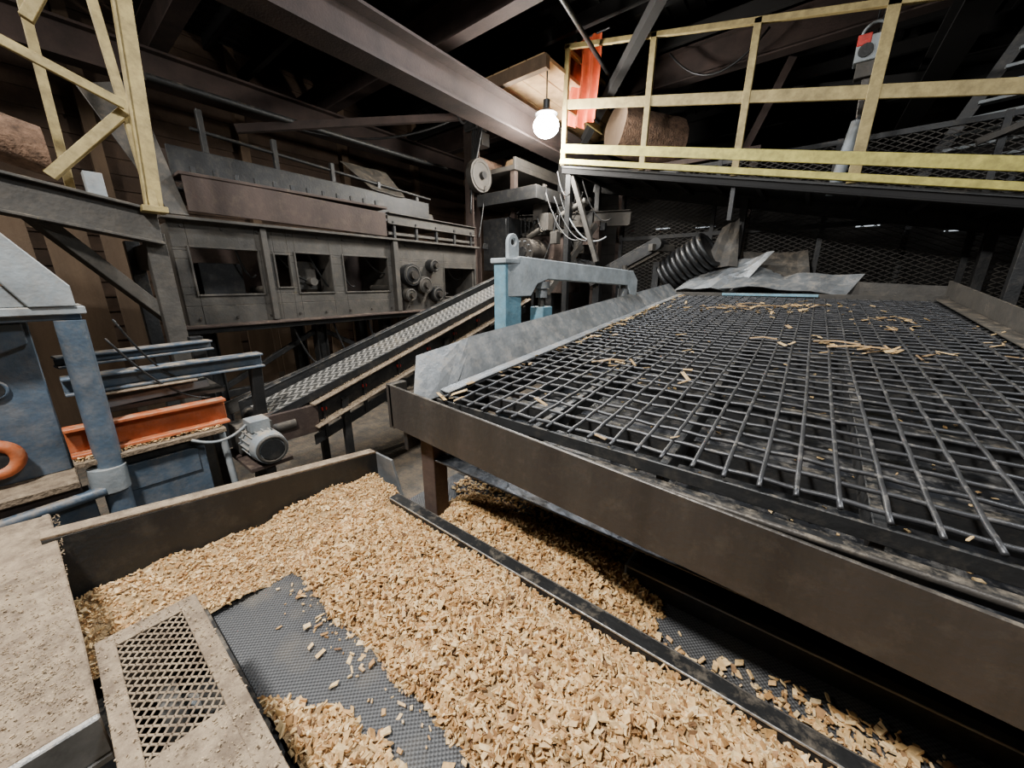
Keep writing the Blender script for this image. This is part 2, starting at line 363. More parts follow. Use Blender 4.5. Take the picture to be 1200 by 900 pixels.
# bark and slivers lying on the wire
pts=[]
for (cx,cy,sx,sy_,n) in((-.55,4.6,.3,.18,70),(-.15,4.9,.25,.15,35),(.35,3.1,.2,.08,32),(.55,4.2,.12,.2,24),(-.9,2.15,.08,.04,6),(-.4,3.0,.7,1.2,22),(-1.36,3.3,.03,1.4,90),(.98,2.6,.04,.6,40)):
    pts+= [(min(1.05,max(-1.42,random.gauss(cx,sx))),min(5.6,max(1.2,random.gauss(cy,sy_)))) for _ in range(n)]
DW=chip_mat('debris_wood',[(.45,.27,.11),(.66,.46,.22),(.55,.36,.15),(.22,.13,.06)])
chips('wood_debris',np.array(pts),lambda x,y:zd(y)+.014,(.015,.09),.25,DW,(.002,.005),0,S,(.12,.5))
b=B()
for (cx,cy,L_,a) in((-.9,2.15,.15,.6),(-.6,4.6,.3,.9),(-.3,4.75,.35,.2),(.3,3.1,.3,.1),(.2,3.2,.25,-.4),(-.75,4.5,.25,-.6),(.1,4.9,.22,1.1),(-.5,4.9,.25,.4),(-.2,3.15,.16,.0)):
    d=Vector((cos(a),sin(a),.04))*L_/2; c=Vector((cx,cy,zd(cy)+.022)); m_=c+Vector((0,0,.012)); w_=.022
    b.beam(c-d,m_,w_,.006,WOOD); b.beam(m_,c+d*.9+Vector((.01,.01,0)),w_*.8,.006,WOOD)
b.build('slivers',S)
xy=np.stack([rng.uniform(-1.4,1.05,600),rng.uniform(1.2,5.6,600)],1); chips('pan_dust_chips',xy,lambda x,y:zd(y)-.285,tilt=.2,parent=S,mat=DW)

# ------------------------------------------------------------------ chip conveyor (under the screen)
C=empty('chip_conveyor'); BZ=-1.25
b=B()
b.box((-1.64,.17,BZ-.02),(3.0,1.0,BZ),BELT)
b.cyl((-1.62,.17,BZ-.1),(-1.62,1.0,BZ-.1),.098,BELT,20)
b.box((-1.66,.13,BZ-.12),(3,.165,BZ+.035),DARK)      # left edge bar
b.box((-1.66,1.0,BZ-.1),(3,1.015,BZ+.075),DARK); b.box((-1.66,1.0,BZ+.075),(3,1.055,BZ+.085),DARK); b.box((-1.66,.996,BZ+.078),(3,1.0,BZ+.088),BRIGHT)   # divider
b.box((-1.66,1.055,BZ-.05),(3,1.06,BZ+.085),STEEL)
b.box((-1.7,1.02,BZ-.03),(3,1.62,BZ-.02),BELT)       # second belt
b.box((-1.7,1.6,BZ-.1),(3,1.63,BZ+.08),GREY); b.box((-1.9,1.6,BZ+.08),(-.45,1.70,BZ+.092),PALE); b.box((-.45,1.6,BZ+.08),(3,1.66,BZ+.092),GALV)
b.box((-1.3,1.7,BZ-.16),(3,2.3,BZ-.15),DARK); b.box((-1.3,2.3,BZ-.15),(3,2.33,BZ+.12),PALE)
b.box((-1.3,1.72,BZ-.14),(3,1.86,BZ-.02),DARK)
# guide skirt on the second belt
b.prism([(-.42,1.34,BZ-.02),(3,1.34,BZ-.02),(3,1.34,BZ+.07),(-.42,1.34,BZ+.07)],(0,.012,0),DARK); b.box((-.42,1.33,BZ+.07),(3,1.37,BZ+.08),GALV); b.box((-.43,1.34,BZ-.02),(-.42,1.60,BZ+.07),PALE)
for x in(-1.5,0,1.5,2.8):
    for y in(.15,1.01,1.62,2.3): b.beam((x,y,BZ-.12),(x,y,FL),.05,.05,DARK)
b.build('bed',C,.002)
def pile(x,y):
    e=.03*nz(x,y*.5)
    side=max(0,min(1,(y-.46+e)/.16))*max(0.35,min(1,(1.03-y)/.2))
    endf=max(0,min(1,(x+1.74+e)/.18))
    return BZ-.012+.15*side**.8*endf*(1+.28*nz(x,y)+.1*nz(y*3,x*3))
CH=empty('wood_chip_heap')
field('heap_core',-1.72,2.4,.42,.995,.02,lambda x,y:pile(x,y)-.008,FINE,CH)
n=30000; xy=np.stack([-1.72+3.2*rng.random(n)**1.2,.42+.575*rng.random(n)],1)
xy=np.array([p for p in xy if pile(*p)>BZ-.004]); chips('heap_chips',xy,pile,parent=CH)
xy=np.stack([rng.uniform(-1.55,1.5,400),rng.normal(.44,.05,400)],1); xy=xy[(xy[:,1]>.18)]; chips('stray_chips',xy,lambda x,y:BZ+.003,(.006,.03),tilt=.15,parent=CH)
def pile2(x,y):
    e=.03*nz(x+3,y)
    w=.20*min(1,max(0,(x+1.22)/.35)); edge=.15+w
    return BZ-.01+.06*max(0,min(1,(edge-y+e)/.12))*max(0,min(1,(x+1.24)/.12))*(1+.2*nz(x,y))
field('small_heap_core',-1.25,2.2,.17,.42,.02,lambda x,y:pile2(x,y)-.006,FINE,CH)
n=6000; xy=np.stack([-1.25+3.0*rng.random(n)**1.4,rng.uniform(.17,.42,n)],1); xy=np.array([p for p in xy if pile2(*p)>BZ+.0]); chips('small_heap_chips',xy,pile2,parent=CH)
def pile3(x,y):
    c=1.20+.03*nz(x,1)
    d=max(0,1-abs(y-c)/(.24+.03*nz(x,y)))
    taper=max(0,min(1,(-.22-x+.06*nz(y*3,x))/.3))*max(0,min(1,(x+1.5)/.2))
    return BZ-.035+.11*d**.6*taper*(1+.25*nz(x,y))
field('second_belt_core',-1.6,-.1,1.06,1.59,.02,lambda x,y:pile3(x,y)-.006,FINE,CH)
n=11000; xy=np.stack([rng.uniform(-1.6,-.05,n),rng.uniform(1.07,1.58,n)],1); xy=np.array([p for p in xy if pile3(*p)>BZ-.026]); chips('second_belt_chips',xy,pile3,parent=CH)
n=3800; xx=-.3+2.5*rng.random(n); yy=rng.normal(1.13,.05,n)+.04*np.sin(xx*5); xy=np.stack([xx,yy],1); dens=np.array([(.2 if x<.1 else .2+.8*min(1,(x-.1)/.35)) for x in xx]); xy=xy[(yy>1.065)&(yy<1.32)&(rng.random(n)<dens)]
chips('sparse_chips',xy,lambda x,y:BZ-.012,(.008,.033),tilt=.3,parent=CH)
xy=np.stack([rng.uniform(-1.6,-.4,900),rng.uniform(1.38,1.59,900)],1); chips('skirt_chips',xy,lambda x,y:BZ-.012,(.008,.03),tilt=.2,parent=CH)
xy=np.stack([rng.uniform(-1.25,2,1200),rng.uniform(1.75,2.25,1200)],1); chips('pan_chips',xy,lambda x,y:BZ-.145 if y>1.87 else BZ-.012,tilt=.2,parent=CH)

# end trough: plate at the tail of the belts
b=B()
b.prism([(-1.97,-.16,-1.3),(-1.97,1.12,-1.3),(-1.97,1.12,-1.03),(-1.97,-.16,-.87)],(.015,0,0),PLATE)
b.prism([(-2.02,-.16,-.87),(-1.955,-.16,-.87),(-1.955,1.12,-1.03),(-2.02,1.12,-1.03)],(0,0,.012),DUSTP)
b.prism([(-1.97,1.12,-1.3),(-1.70,1.12,-1.3),(-1.80,1.12,-1.03),(-1.97,1.12,-1.03)],(0,.015,0),GALV)
b.box((-2.0,-.6,-1.32),(-1.62,1.12,-1.3),DARK)
b.box((-1.68,-.6,-1.32),(-.3,.12,-1.3),DARK)
for y in(-.1,1.05): b.beam((-1.9,y,-1.32),(-1.9,y,FL),.06,.06,DARK)
b.build('tail_trough',C,.002)
def spill(x,y):
    return -1.30+max(0,.11-.28*abs(x+1.93))*(1+.2*nz(x,y))+max(0,(.05+.03*nz(x,y)))
field('tail_spill',-1.95,-1.60,-.3,1.08,.02,spill,FINE,CH)
n=7000; xy=np.stack([rng.uniform(-1.94,-1.6,n),rng.uniform(-.3,1.08,n)],1); chips('tail_spill_chips',xy,spill,(.004,.020),parent=CH)

# ------------------------------------------------------------------ mesh guard (chain guard)
b=B(); gx0,gx1,gy0,gy1,gz=-1.30,-.35,-.09,.115,-.9
ox0,ox1,oy0,oy1=-1.25,-.86,-.055,.075
for lo,hi in(((gx0,gy0),(gx1,oy0)),((gx0,oy1),(gx1,gy1)),((gx0,oy0),(ox0,oy1)),((ox1,oy0),(gx1,oy1))):
    b.box((lo[0],lo[1],gz-.012),(hi[0],hi[1],gz),DUSTP)
b.box((gx0,gy0,gz-.28),(gx1,gy0+.01,gz-.012),DUSTP); b.box((gx0,gy1-.01,gz-.28),(gx1,gy1,gz-.012),DARK); b.box((gx0,gy0,gz-.28),(gx0+.01,gy1,gz-.012),DUSTP); b.box((gx1-.01,gy0,gz-.28),(gx1,gy1,gz-.012),DUSTP)
b.box((gx0,gy0,gz-.28),(gx1,gy1,gz-.27),DARK)
expanded(b,(ox0,oy0,gz-.004),((ox1-ox0)/15,0,0),(0,(oy1-oy0)/6,0),15,6,.0026,DUSTP)
b.cyl((-1.1,-.02,gz-.18),(-1.1,.02,gz-.18),.085,GREY,20); b.cyl((-1.1,.02,gz-.18),(-1.1,.05,gz-.18),.03,LGREY,12)
G0=b.build('chain_guard',None,.003)
# dusty plate at left + bright nosing
b=B()
b.prism([(-2.3,-.75,-.88),(-1.06,-.75,-.90),(-1.06,-.10,-.90),(-1.35,-.105,-.895),(-2.2,-.135,-.88)],(0,0,-.012),DUSTP)
b.box((-1.062,-.75,-1.0),(-1.045,-.10,-.9),BRIGHT); b.box((-1.075,-.75,-1.02),(-1.04,-.1,-1.0),BRIGHT)
b.beam((-2.1,-.5,-.9),(-2.1,-.5,FL),.08,.08,DARK); b.beam((-1.3,-.5,-.9),(-1.3,-.5,FL),.08,.08,DARK)
b.box((-2.25,-.16,-1.05),(-1.35,-.14,-.895),BLUE)
b.build('sawdust_covered_table',None,.003)
TB=chip_mat('sawdust_crumbs',[(.25,.175,.105),(.36,.26,.16),(.44,.33,.20),(.20,.14,.085)])
n=7500; xy=np.stack([rng.uniform(-2.2,-1.07,n),rng.uniform(-.6,-.115,n)],1); chips('sawdust_scatter',xy,lambda x,y:-.896,(.002,.006),.2,TB,(.001,.003))
n=2000; xy=np.stack([rng.uniform(gx0,gx1,n),rng.uniform(gy0,gy1,n)],1); xy=np.array([p for p in xy if not(ox0<p[0]<ox1 and oy0<p[1]<oy1)]); chips('sawdust_scatter',xy,lambda x,y:gz-.002,(.002,.006),.2,TB,(.001,.003))

# ------------------------------------------------------------------ inclined chevron conveyor
K=empty('inclined_conveyor')
zc=lambda y:-1.05+.308*(y-.76)
b=B()
y0,y1=.92,4.2
b.prism([(-3.5,y0,zc(y0)),(-3.5,y1,zc(y1)),(-3.5,y1,zc(y1)-.012),(-3.5,y0,zc(y0)-.012)],(.43,0,0),CHEV)
b.prism([(-3.56,y0-.05,zc(y0)-.14),(-3.56,y1,zc(y1)-.14),(-3.56,y1,zc(y1)+.05),(-3.56,y0-.05,zc(y0)+.05)],(.015,0,0),DARK)
b.prism([(-3.62,y0,zc(y0)+.05),(-3.62,y1,zc(y1)+.05),(-3.54,y1,zc(y1)+.05),(-3.54,y0,zc(y0)+.05)],(0,0,.012),DARK)
b.prism([(-3.06,y0-.05,zc(y0)-.05),(-3.06,y1,zc(y1)-.05),(-3.06,y1,zc(y1)+.02),(-3.06,y0-.05,zc(y0)+.02)],(.012,0,0),DARK)
b.prism([(-3.07,y0+.3,zc(y0+.3)-.24),(-3.07,y1,zc(y1)-.24),(-3.07,y1,zc(y1)-.06),(-3.07,y0+.3,zc(y0+.3)-.06)],(.02,0,0),DARK)
b.prism([(-3.09,y0+.3,zc(y0+.3)-.06),(-3.09,y1,zc(y1)-.06),(-2.98,y1,zc(y1)-.06),(-2.98,y0+.3,zc(y0+.3)-.06)],(0,0,.012),DUSTP)
b.prism([(-3.09,y0+.3,zc(y0+.3)-.25),(-3.09,y1,zc(y1)-.25),(-2.96,y1,zc(y1)-.25),(-2.96,y0+.3,zc(y0+.3)-.25)],(0,0,.012),DUSTP)
b.prism([(-3.07,y0+.3,zc(y0+.3)-.42),(-3.07,y1,zc(y1)-.42),(-3.07,y1,zc(y1)-.33),(-3.07,y0+.3,zc(y0+.3)-.33)],(.02,0,0),DARK)
for i in range(9):
    y=y0+.4+i*.38; b.beam((-3.05,y,zc(y)-.1),(-3.05,y,zc(y)-.4),.03,.03,DARK,(1,0,0)); b.cyl((-3.05,y,zc(y)-.15),(-3.035,y,zc(y)-.15),.022,RED,10); b.cyl((-3.5,y,zc(y)-.06),(-3.06,y,zc(y)-.06),.04,DARK,10)
b.cyl((-3.5,y0,zc(y0)-.06),(-3.06,y0,zc(y0)-.06),.065,DARK,18)
b.box((-3.12,y0-.1,zc(y0)-.2),(-3.02,y0+.34,zc(y0)+.03),BROWN)
for y in(1.5,2.7,3.9):
    for x in(-3.55,-3.05): b.beam((x,y,zc(y)-.15),(x,y,FL),.06,.06,DARK)
b.sheet([(-3.72,.75,-1.12),(-3.62,1.5,-.88),(-3.62,1.5,-.76),(-3.72,.75,-1.0)],GREY,.01,6,2,.003,5)
b.build('structure',K,.003)
n=1500; yy=rng.uniform(y0+.35,y1,n); xy=np.stack([rng.uniform(-3.08,-2.98,n),yy],1); chips('ledge_sawdust',xy,lambda x,y:zc(y)-.048,(.004,.014),.3,TB,(.001,.004),0,K)
xy=np.stack([rng.uniform(-3.08,-2.97,n),yy],1); chips('lower_ledge_sawdust',xy,lambda x,y:zc(y)-.236,(.004,.014),.3,TB,(.001,.004),0,K)
b=B()   # gearmotor
mx,my,mz=-2.95,.78,-1.08
b.cyl((mx,my,mz),(mx+.22,my,mz),.095,LGREY,24)
for i in range(16):
    a=2*pi*i/16; b.beam((mx+.01,my+.1*cos(a),mz+.1*sin(a)),(mx+.2,my+.1*cos(a),mz+.1*sin(a)),.008,.02,LGREY,(0,cos(a),sin(a)))
b.cyl((mx+.22,my,mz),(mx+.3,my,mz),.11,LGREY,24,.10); b.torus((mx+.3,my,mz),(1,0,0),.085,.012,GREY,20,6); b.torus((mx+.302,my,mz),(1,0,0),.045,.006,DARK,20,6); b.cyl((mx+.3,my,mz),(mx+.31,my,mz),.07,DARK,18)
b.box((mx+.02,my-.06,mz+.09),(mx+.15,my+.06,mz+.17),LGREY); b.box((mx-.2,my-.1,mz-.1),(mx,my+.12,mz+.1),GREY); b.cyl((mx-.1,my+.08,mz),(mx-.1,my+.3,mz),.05,GREY,12)
b.box((mx-.22,my-.13,mz-.14),(mx+.26,my+.13,mz-.11),BROWN); b.beam((mx,my,mz-.14),(mx,my,FL),.08,.08,DARK); b.beam((mx+.2,my,mz-.14),(mx+.2,my,FL),.05,.05,DARK)
b.cable((mx+.08,my-.06,mz+.14),(mx+.05,my-.35,mz+.12),.06,.010,LGREY)
b.build('gearmotor',K,.003)

# ------------------------------------------------------------------ blue machine on the left
L=empty('blue_sawmill_machine')
b=B()
X=-3.0
b.box((X-.25,-.95,-.16),(X+.08,.16,-.12),LGREY); b.box((X-.2,-.95,-.19),(X+.04,.14,-.16),BLUE)
b.prism([(X,-.35,.55),(X,-.25,.55),(X,.13,-.02),(X,.13,-.12),(X,-.02,-.12)],(.09,0,0),LGREY)
b.box((X-.02,-.9,-.12),(X+.06,.12,-.02),LGREY)
b.cyl((X+.05,.095,-.19),(X+.05,.055,-1.9),.055,BLUE,24)
b.cyl((X+.05,.06,-1.0),(X+.05,.055,-1.14),.078,LGREY,24)
b.prism([(X-.14,-1.0,-.16),(X-.14,-.04,-.16),(X-.14,-.06,-1.02),(X-.14,-1.0,-1.02)],(.03,0,0),BLUE)
b.cyl((X-.11,-.22,-.52),(X-.09,-.22,-.52),.04,DARK,18); b.torus((X-.10,-.22,-.52),(1,0,0),.045,.01,BLUE,20,6)
b.prism([(X-.10,-.8,-.2),(X-.10,-.06,-.2),(X-.10,-.06,-.3),(X-.10,-.8,-.62)],(.05,0,0),BLUE)
b.torus((X-.05,-.29,-.86),(1,0,0),.075,.03,ORANGE,26,8); b.cyl((X-.1,-.29,-.86),(X-.04,-.29,-.86),.05,DARK,18)
b.box((X-.16,-1.0,-1.06),(X+.12,-.05,-1.02),DUSTP); b.box((X-.1,-1.0,-1.14),(X+.08,-.05,-1.06),BROWN)
b.box((X-.12,-1.0,-1.9),(X+.05,-.02,-1.14),BLUE)
b.cyl((X+.1,-.6,-1.16),(X+.1,.03,-1.12),.03,BLUE,12)
b.build('column_and_body',L,.006)
b=B()
b.ibeam((X-.1,.0,-.55),(X-.1,.95,-.55),.12,.10,BLUE,.015)
b.ibeam((X-.35,.0,-.45),(X-.45,.75,-.45),.1,.07,BLUE,.015)
b.beam((X-.15,.05,-.69),(X-.15,.62,-.66),.1,.05,LGREY); b.beam((X-.1,.05,-.61),(X-.1,.55,-.61),.2,.01,DUSTP)
b.box((X-.55,.05,-.74),(X-.1,.7,-.71),STEEL)
b.chan((X,-.05,-.84),(X,.66,-.84),.08,.17,ORANGE,.02,-1)
b.box((X-.4,-.05,-.97),(X+.08,.62,-.94),DUSTP)
b.box((X-.35,.1,-1.9),(X+.02,.5,-1.0),BLUE); b.box((X-.02,.08,-1.02),(X+.05,.52,-.98),DARK)
b.box((X-.02,.1,-1.2),(X+.03,.46,-1.04),BLUE)
b.cyl((X+.03,.6,-.97),(X+.1,.62,-1.9),.02,LGREY,8)
b.beam((X-.6,-.1,-1.9),(X-.6,-.1,-.4),.08,.08,BLUE); b.beam((X-.6,.7,-1.9),(X-.6,.7,-.4),.08,.08,DARK); b.beam((X-.3,.9,-1.9),(X-.1,.9,-.6),.07,.07,DARK)
b.cable((X,.2,-.3),(X-.05,.6,-.75),.1,.007,RUB); b.cable((X,.25,-.2),(X-.15,.6,-.6),.15,.007,RUB)
b.build('rails_and_trays',L,.004)
n=2200; xy=np.stack([rng.uniform(X-.38,X+.07,n),rng.uniform(-.04,.61,n)],1); chips('tray_sawdust',xy,lambda x,y:-.93,(.004,.018),.3,None,(.001,.004),0,L)

# ------------------------------------------------------------------ long machine frame at far left
G=empty('lumber_machine')
b=B(); X=-5.0
holes=[(1.08,1.68,-.13,.33),(1.85,2.0,-.06,.3),(2.08,2.5,-.13,.33),(2.68,3.35,-.13,.33),(4.45,5.2,-.25,.22)]
b.holed(X,.03,.95,5.25,-.45,.6,holes,GREY)
for (a,c,z0,z1) in holes:
    for q in((a,c,z0-.02,z0),(a,c,z1,z1+.02),(a-.02,a,z0-.02,z1+.02),(c,c+.02,z0-.02,z1+.02)): b.box((X+.03,q[0],q[2]),(X+.045,q[1],q[3]),GREY)
b.box((X,.9,.58),(X+.14,5.25,.61),GREY); b.box((X-.5,.85,-.52),(X+.2,4.3,-.45),DARK); b.box((X-.5,.85,-.46),(X+.25,4.3,-.44),BROWN)
b.box((X-.9,.95,-.45),(X-.87,5.2,.6),BROWN)
for y in(.97,2.55,3.45,4.4,5.2): b.beam((X-.85,y,.05),(X,y,.05),.05,1.0,GREY)
b.box((X+.03,1.72,-.43),(X+.10,1.78,.58),GREY); b.box((X+.03,3.42,-.43),(X+.12,3.5,.58),GREY)
for i in range(12):
    for z in(-.38,.53): b.cyl((X+.03,1.05+i*.33,z),(X+.045,1.05+i*.33,z),.014,STEEL,8)
for y in(1.1,2.3,3.3,4.4,5.1): b.ibeam((X-.1,y,-.5),(X-.1,y,FL),.14,.14,DARK,.015); b.ibeam((X-.8,y,-.5),(X-.8,y,FL),.14,.14,DARK,.015)
b.beam((X-.1,1.1,-1.2),(X-.1,2.3,-.6),.06,.06,DARK); b.beam((X-.1,3.3,-1.2),(X-.1,2.3,-.6),.06,.06,DARK)
b.beam((X-.1,1.1,-1.25),(X-.1,5.1,-1.25),.08,.08,DARK)
b.build('side_frame',G,.004)
b=B()
b.prism([(X+.12,1.12,.66),(X+.12,3.32,.62),(X+.12,3.32,.93),(X+.12,1.12,1.0)],(.02,0,0),BROWN)
b.box((X-.2,1.1,.98),(X+.15,3.35,1.01),BROWN)
b.prism([(X-.35,1.15,1.0),(X-.35,4.5,.98),(X-.35,4.5,1.28),(X-.35,1.15,1.34)],(.02,0,0),DARK)
b.box((X-1.2,1.1,.9),(X-.3,5.0,.94),DARK); b.prism([(X-1.2,1.15,1.0),(X-1.2,5.0,.98),(X-1.2,5.0,1.4),(X-1.2,1.15,1.5)],(.02,0,0),BROWN)
b.prism([(X+.1,.98,.62),(X+.1,1.12,.62),(X-.3,1.0,1.8),(X-.3,.62,1.65)],(.02,.0,0),GREY)
for i in range(8): b.cyl((X-1.15,1.4+i*.45,1.06),(X-.36,1.4+i*.45,1.06),.06,STEEL,12)
for i in range(5): b.beam((X-.4,1.5+i*.7,1.2),(X-.4,1.5+i*.7,1.75-.1*i),.06,.05,DARK)
b.cyl((X-.4,1.4,1.55),(X-.4,4.6,1.36),.02,DARK,8)
for i in range(12): b.box((X+.1,1.2+i*.18,1.01),(X+.13,1.24+i*.18,1.07),DARK)
b.ibeam((X+.05,3.4,.88),(X+.05,5.2,.86),.1,.16,GREY,.015); b.box((X,3.4,.66),(X+.05,5.2,.70),GREY)
for i in range(5): b.beam((X+.05,3.5+i*.4,.58),(X+.05,3.5+i*.4,.85),.05,.04,DARK)
b.sheet([(X-.3,3.4,1.3),(X-.3,4.0,1.28),(X-.9,4.1,1.75),(X-.9,3.3,1.75)],GREY,.01,4,3,.01,8)
for i,(y,z,s) in enumerate(((3.7,.1,.16),(3.95,-.05,.13),(4.15,.25,.1),(3.65,-.2,.1),(4.2,-.2,.12))):
    b.cyl((X+.03,y,z),(X+.16,y,z),s,GREY if i%2 else DARK,20); b.cyl((X+.16,y,z),(X+.22,y,z),s*.4,STEEL,14); b.torus((X+.16,y,z),(1,0,0),s*.8,.012,GREY,20,6)
for i in range(9): y=1.5+i*.38; b.cable((X-.1,y,.4),(X-.2,y+random.uniform(.2,.6),random.uniform(-.3,.2)),.15,.012,RUB)
for i in range(5): b.cable((X+.1,1.9+i*.5,-.5),(X+.15,2.2+i*.5,-1.0-.1*i),.2,.014,RUB)
b.box((X-.4,2.15,-.1),(X-.2,2.4,.25),GREY); b.box((X-.5,1.2,-.35),(X-.3,1.6,.2),DARK)
for i in range(7): b.cyl((X-.5,1.2+i*.55,-.2+.1*(i%3)),(X-.05,1.2+i*.55,-.2+.1*(i%3)),.05,STEEL if i%2 else GREY,12)
b.build('upper_trough_and_fittings',G,.004)
b=B()
for i in range(13): b.box((-6.6,-.2+i*.42,FL),(-6.55,.12+i*.42,.7+.1*sin(i*2.1)),WOODD)
b.beam((-6.6,-.2,.6),(-6.6,5.2,.6),.06,.1,WOODD); b.build('board_partition')

# ------------------------------------------------------------------ left elevated platform + yellow railing
P=empty('log_platform')
b=B(); X=-3.9
zp=lambda y:.70-.34*(y-.06)
b.prism([(X,-2.2,zp(-.9)-.22),(X,.70,zp(.70)-.22),(X,.70,zp(.70)),(X,-2.2,zp(-.9))],(.03,0,0),GREY)
b.prism([(X-1.2,-2.2,zp(-.9)),(X+.08,-2.2,zp(-.9)),(X+.08,.72,zp(.70)),(X-1.2,.72,zp(.70))],(0,0,.02),GREY)
b.prism([(X-.1,-2.2,zp(-.9)-.22),(X+.08,-2.2,zp(-.9)-.22),(X+.08,.70,zp(.70)-.22),(X-.1,.70,zp(.70)-.22)],(0,0,.02),GREY)
b.beam((X-.05,.66,.35),(X-.05,.66,FL),.1,.12,GREY); b.beam((X-.05,.1,.42),(X-.3,.72,-.35),.08,.09,GREY); b.beam((X-1.0,.66,.35),(X-1.0,.66,FL),.1,.1,DARK); b.beam((X-1,-1.8,.7),(X-1,-1.8,FL),.1,.1,DARK); b.beam((X-.3,-1.8,.7),(X-.3,-1.8,FL),.1,.1,DARK)
b.beam((X-.3,.7,.2),(X-1.1,.7,.2),.08,.2,GREY)
b.build('platform_deck',P,.004)
b=B()
yb=.69
b.beam((X+.05,yb,.50),(X+.05,yb+.14,2.6),.10,.012,YEL,(1,0,0)); b.beam((X+.05,yb-.045,.50),(X+.05,yb+.095,2.6),.012,.06,YEL,(1,0,0)); b.beam((X+.05,yb-.0,.50),(X-.25,yb-.05,2.6),.05,.05,YEL,(0,1,0))
b.box((X,yb-.08,.48),(X+.14,yb+.06,.52),YEL)
b.beam((X+.08,-1.5,1.95),(X+.08,.66,1.14),.03,.055,YEL)
b.beam((X-.1,.24,.66),(X,.66,1.12),.05,.06,YEL); b.beam((X-.1,.74,2.3),(X-.15,.34,1.55),.05,.06,YEL)
b.beam((X-.55,.35,.62),(X-.55,.40,2.6),.05,.05,YEL)
b.box((X-.5,.42,.5),(X-.4,.52,.78),LGREY)
b.build('yellow_railing',P,.003)
b=B()
c0=Vector((X-.2,-.9,zp(-.9)+.2)); c1=Vector((X-.30,.27,zp(.2)+.17))
vs=[];fs=[];n=20;k=10
for i in range(k+1):
    for j in range(n):
        a=2*pi*j/n; rr=.15*(1+.07*sin(3*a+i)+.05*random.uniform(-1,1)); p=c0.lerp(c1,i/k); vs.append((p.x+rr*cos(a),p.y,p.z+rr*sin(a)))
for i in range(k):
    for j in range(n): fs.append((i*n+j,i*n+(j+1)%n,(i+1)*n+(j+1)%n,(i+1)*n+j))
b.add(vs,fs,BARK,True); b.add(vs[k*n:],[tuple(range(n))[::-1]],WOOD); b.add(vs[:n],[tuple(range(n))],WOOD)
b.build('log')

# ------------------------------------------------------------------ blue lifting bracket beside the screen
b=B()
b.box((-2.04,2.36,-.75),(-1.92,2.58,.16),LBLUE); b.box((-2.06,2.34,.14),(-1.90,2.60,.18),PALE)
A0=Vector((-1.98,2.40,0));A1=Vector((-1.68,4.5,0)); dd=(A1-A0).normalized(); nn=Vector((dd.y,-dd.x,0))
prof=[(0,.16),(.15,.20),(2.0,.12),(2.12,.02),(2.12,-.16),(1.98,-.16),(1.9,-.04),(.50,.02),(.36,-.02),(.28,-.12),(0,-.12)]
b.prism([A0+dd*s_+Vector((0,0,z)) -nn*.06 for s_,z in prof],nn*.12,PALE)
# lifting lug plate with eye
c=A0+dd*.11+Vector((0,0,.30)); n=20
ro=[c+dd*(.062*cos(2*pi*i/n))+Vector((0,0,.075*sin(2*pi*i/n)-(.09 if sin(2*pi*i/n)<-.3 else 0))) for i in range(n)]
ri=[c+dd*(.028*cos(2*pi*i/n))+Vector((0,0,.028*sin(2*pi*i/n)+.01)) for i in range(n)]
vs=[p-nn*.018 for p in ro]+[p-nn*.018 for p in ri]+[p+nn*.018 for p in ro]+[p+nn*.018 for p in ri]; fs=[]
for i in range(n):
    j=(i+1)%n; fs+=[(i,j,n+j,n+i),(2*n+i,3*n+i,3*n+j,2*n+j),(i,2*n+i,2*n+j,j),(n+i,n+j,3*n+j,3*n+i)]
b.add(vs,fs,PALE)
c=A0+dd*.48
b.cyl(c+Vector((0,0,-.45)),c+Vector((0,0,.12)),.03,STEEL,12); b.cyl(c+Vector((0,0,-.14)),c+Vector((0,0,-.06)),.06,GALV,6); b.cyl(c+Vector((0,0,-.06)),c+Vector((0,0,.0)),.075,GALV,16); b.box(tuple(c+Vector((-.07,-.08,-.75))),tuple(c+Vector((.07,.08,-.22))),LBLUE)
c=A0+dd*1.9; b.cyl(c+Vector((0,0,-.45)),c+Vector((0,0,.18)),.03,STEEL,12); b.cyl(c+Vector((0,0,-.22)),c+Vector((0,0,-.08)),.06,GALV,6)
b.box(tuple(A0+Vector((-.1,-.1,-.8))),(-1.68,4.6,-.75),STEEL)
for y in(2.4,4.4): b.beam((-1.9,y,-.8),(-1.9,y,FL),.12,.12,BROWN)
b.build('blue_lifting_bracket',None,.006)

# ------------------------------------------------------------------ scrap sheets behind the screen
b=B()
b.sheet([(-1.65,5.95,-.15),(-.8,6.1,-.1),(-.45,6.3,.36),(-1.15,6.5,.28)],GALV,.008,8,5,.05,11)
b.sheet([(-1.0,6.0,-.08),(.35,6.0,-.14),(.5,6.3,.04),(-.7,6.4,.20)],GALV,.008,8,4,.04,12)
b.sheet([(-.75,6.3,.05),(.0,6.3,.0),(-.10,6.6,.40),(-.85,6.6,.40)],GREY,.008,6,4,.02,13)
b.sheet([(-1.3,6.2,.2),(-.85,6.25,.2),(-.95,6.5,.88),(-1.15,6.5,.75)],GREY,.008,4,4,.03,14)
b.prism([(.35,6.2,-.2),(1.2,6.1,-.2),(1.2,6.1,-.05),(.4,6.2,.0)],(0,.02,0),GREY)
b.box((-1.8,6.0,-.3),(1.1,6.6,-.2),DARK)
for x in(-1.6,1.0): b.beam((x,6.3,-.3),(x,6.3,FL),.1,.1,DARK)
b.build('scrap_sheet_metal')
b=B()
c0=Vector((-1.80,6.35,.08));c1=Vector((-1.25,6.25,.45))
d=(c1-c0)
for i in range(9): b.torus(c0+d*i/8,d,.25,.036,RUB,24,8)
b.cyl(c0,c1,.22,RUB,20)
b.build('ribbed_rubber_hose')
b=B()
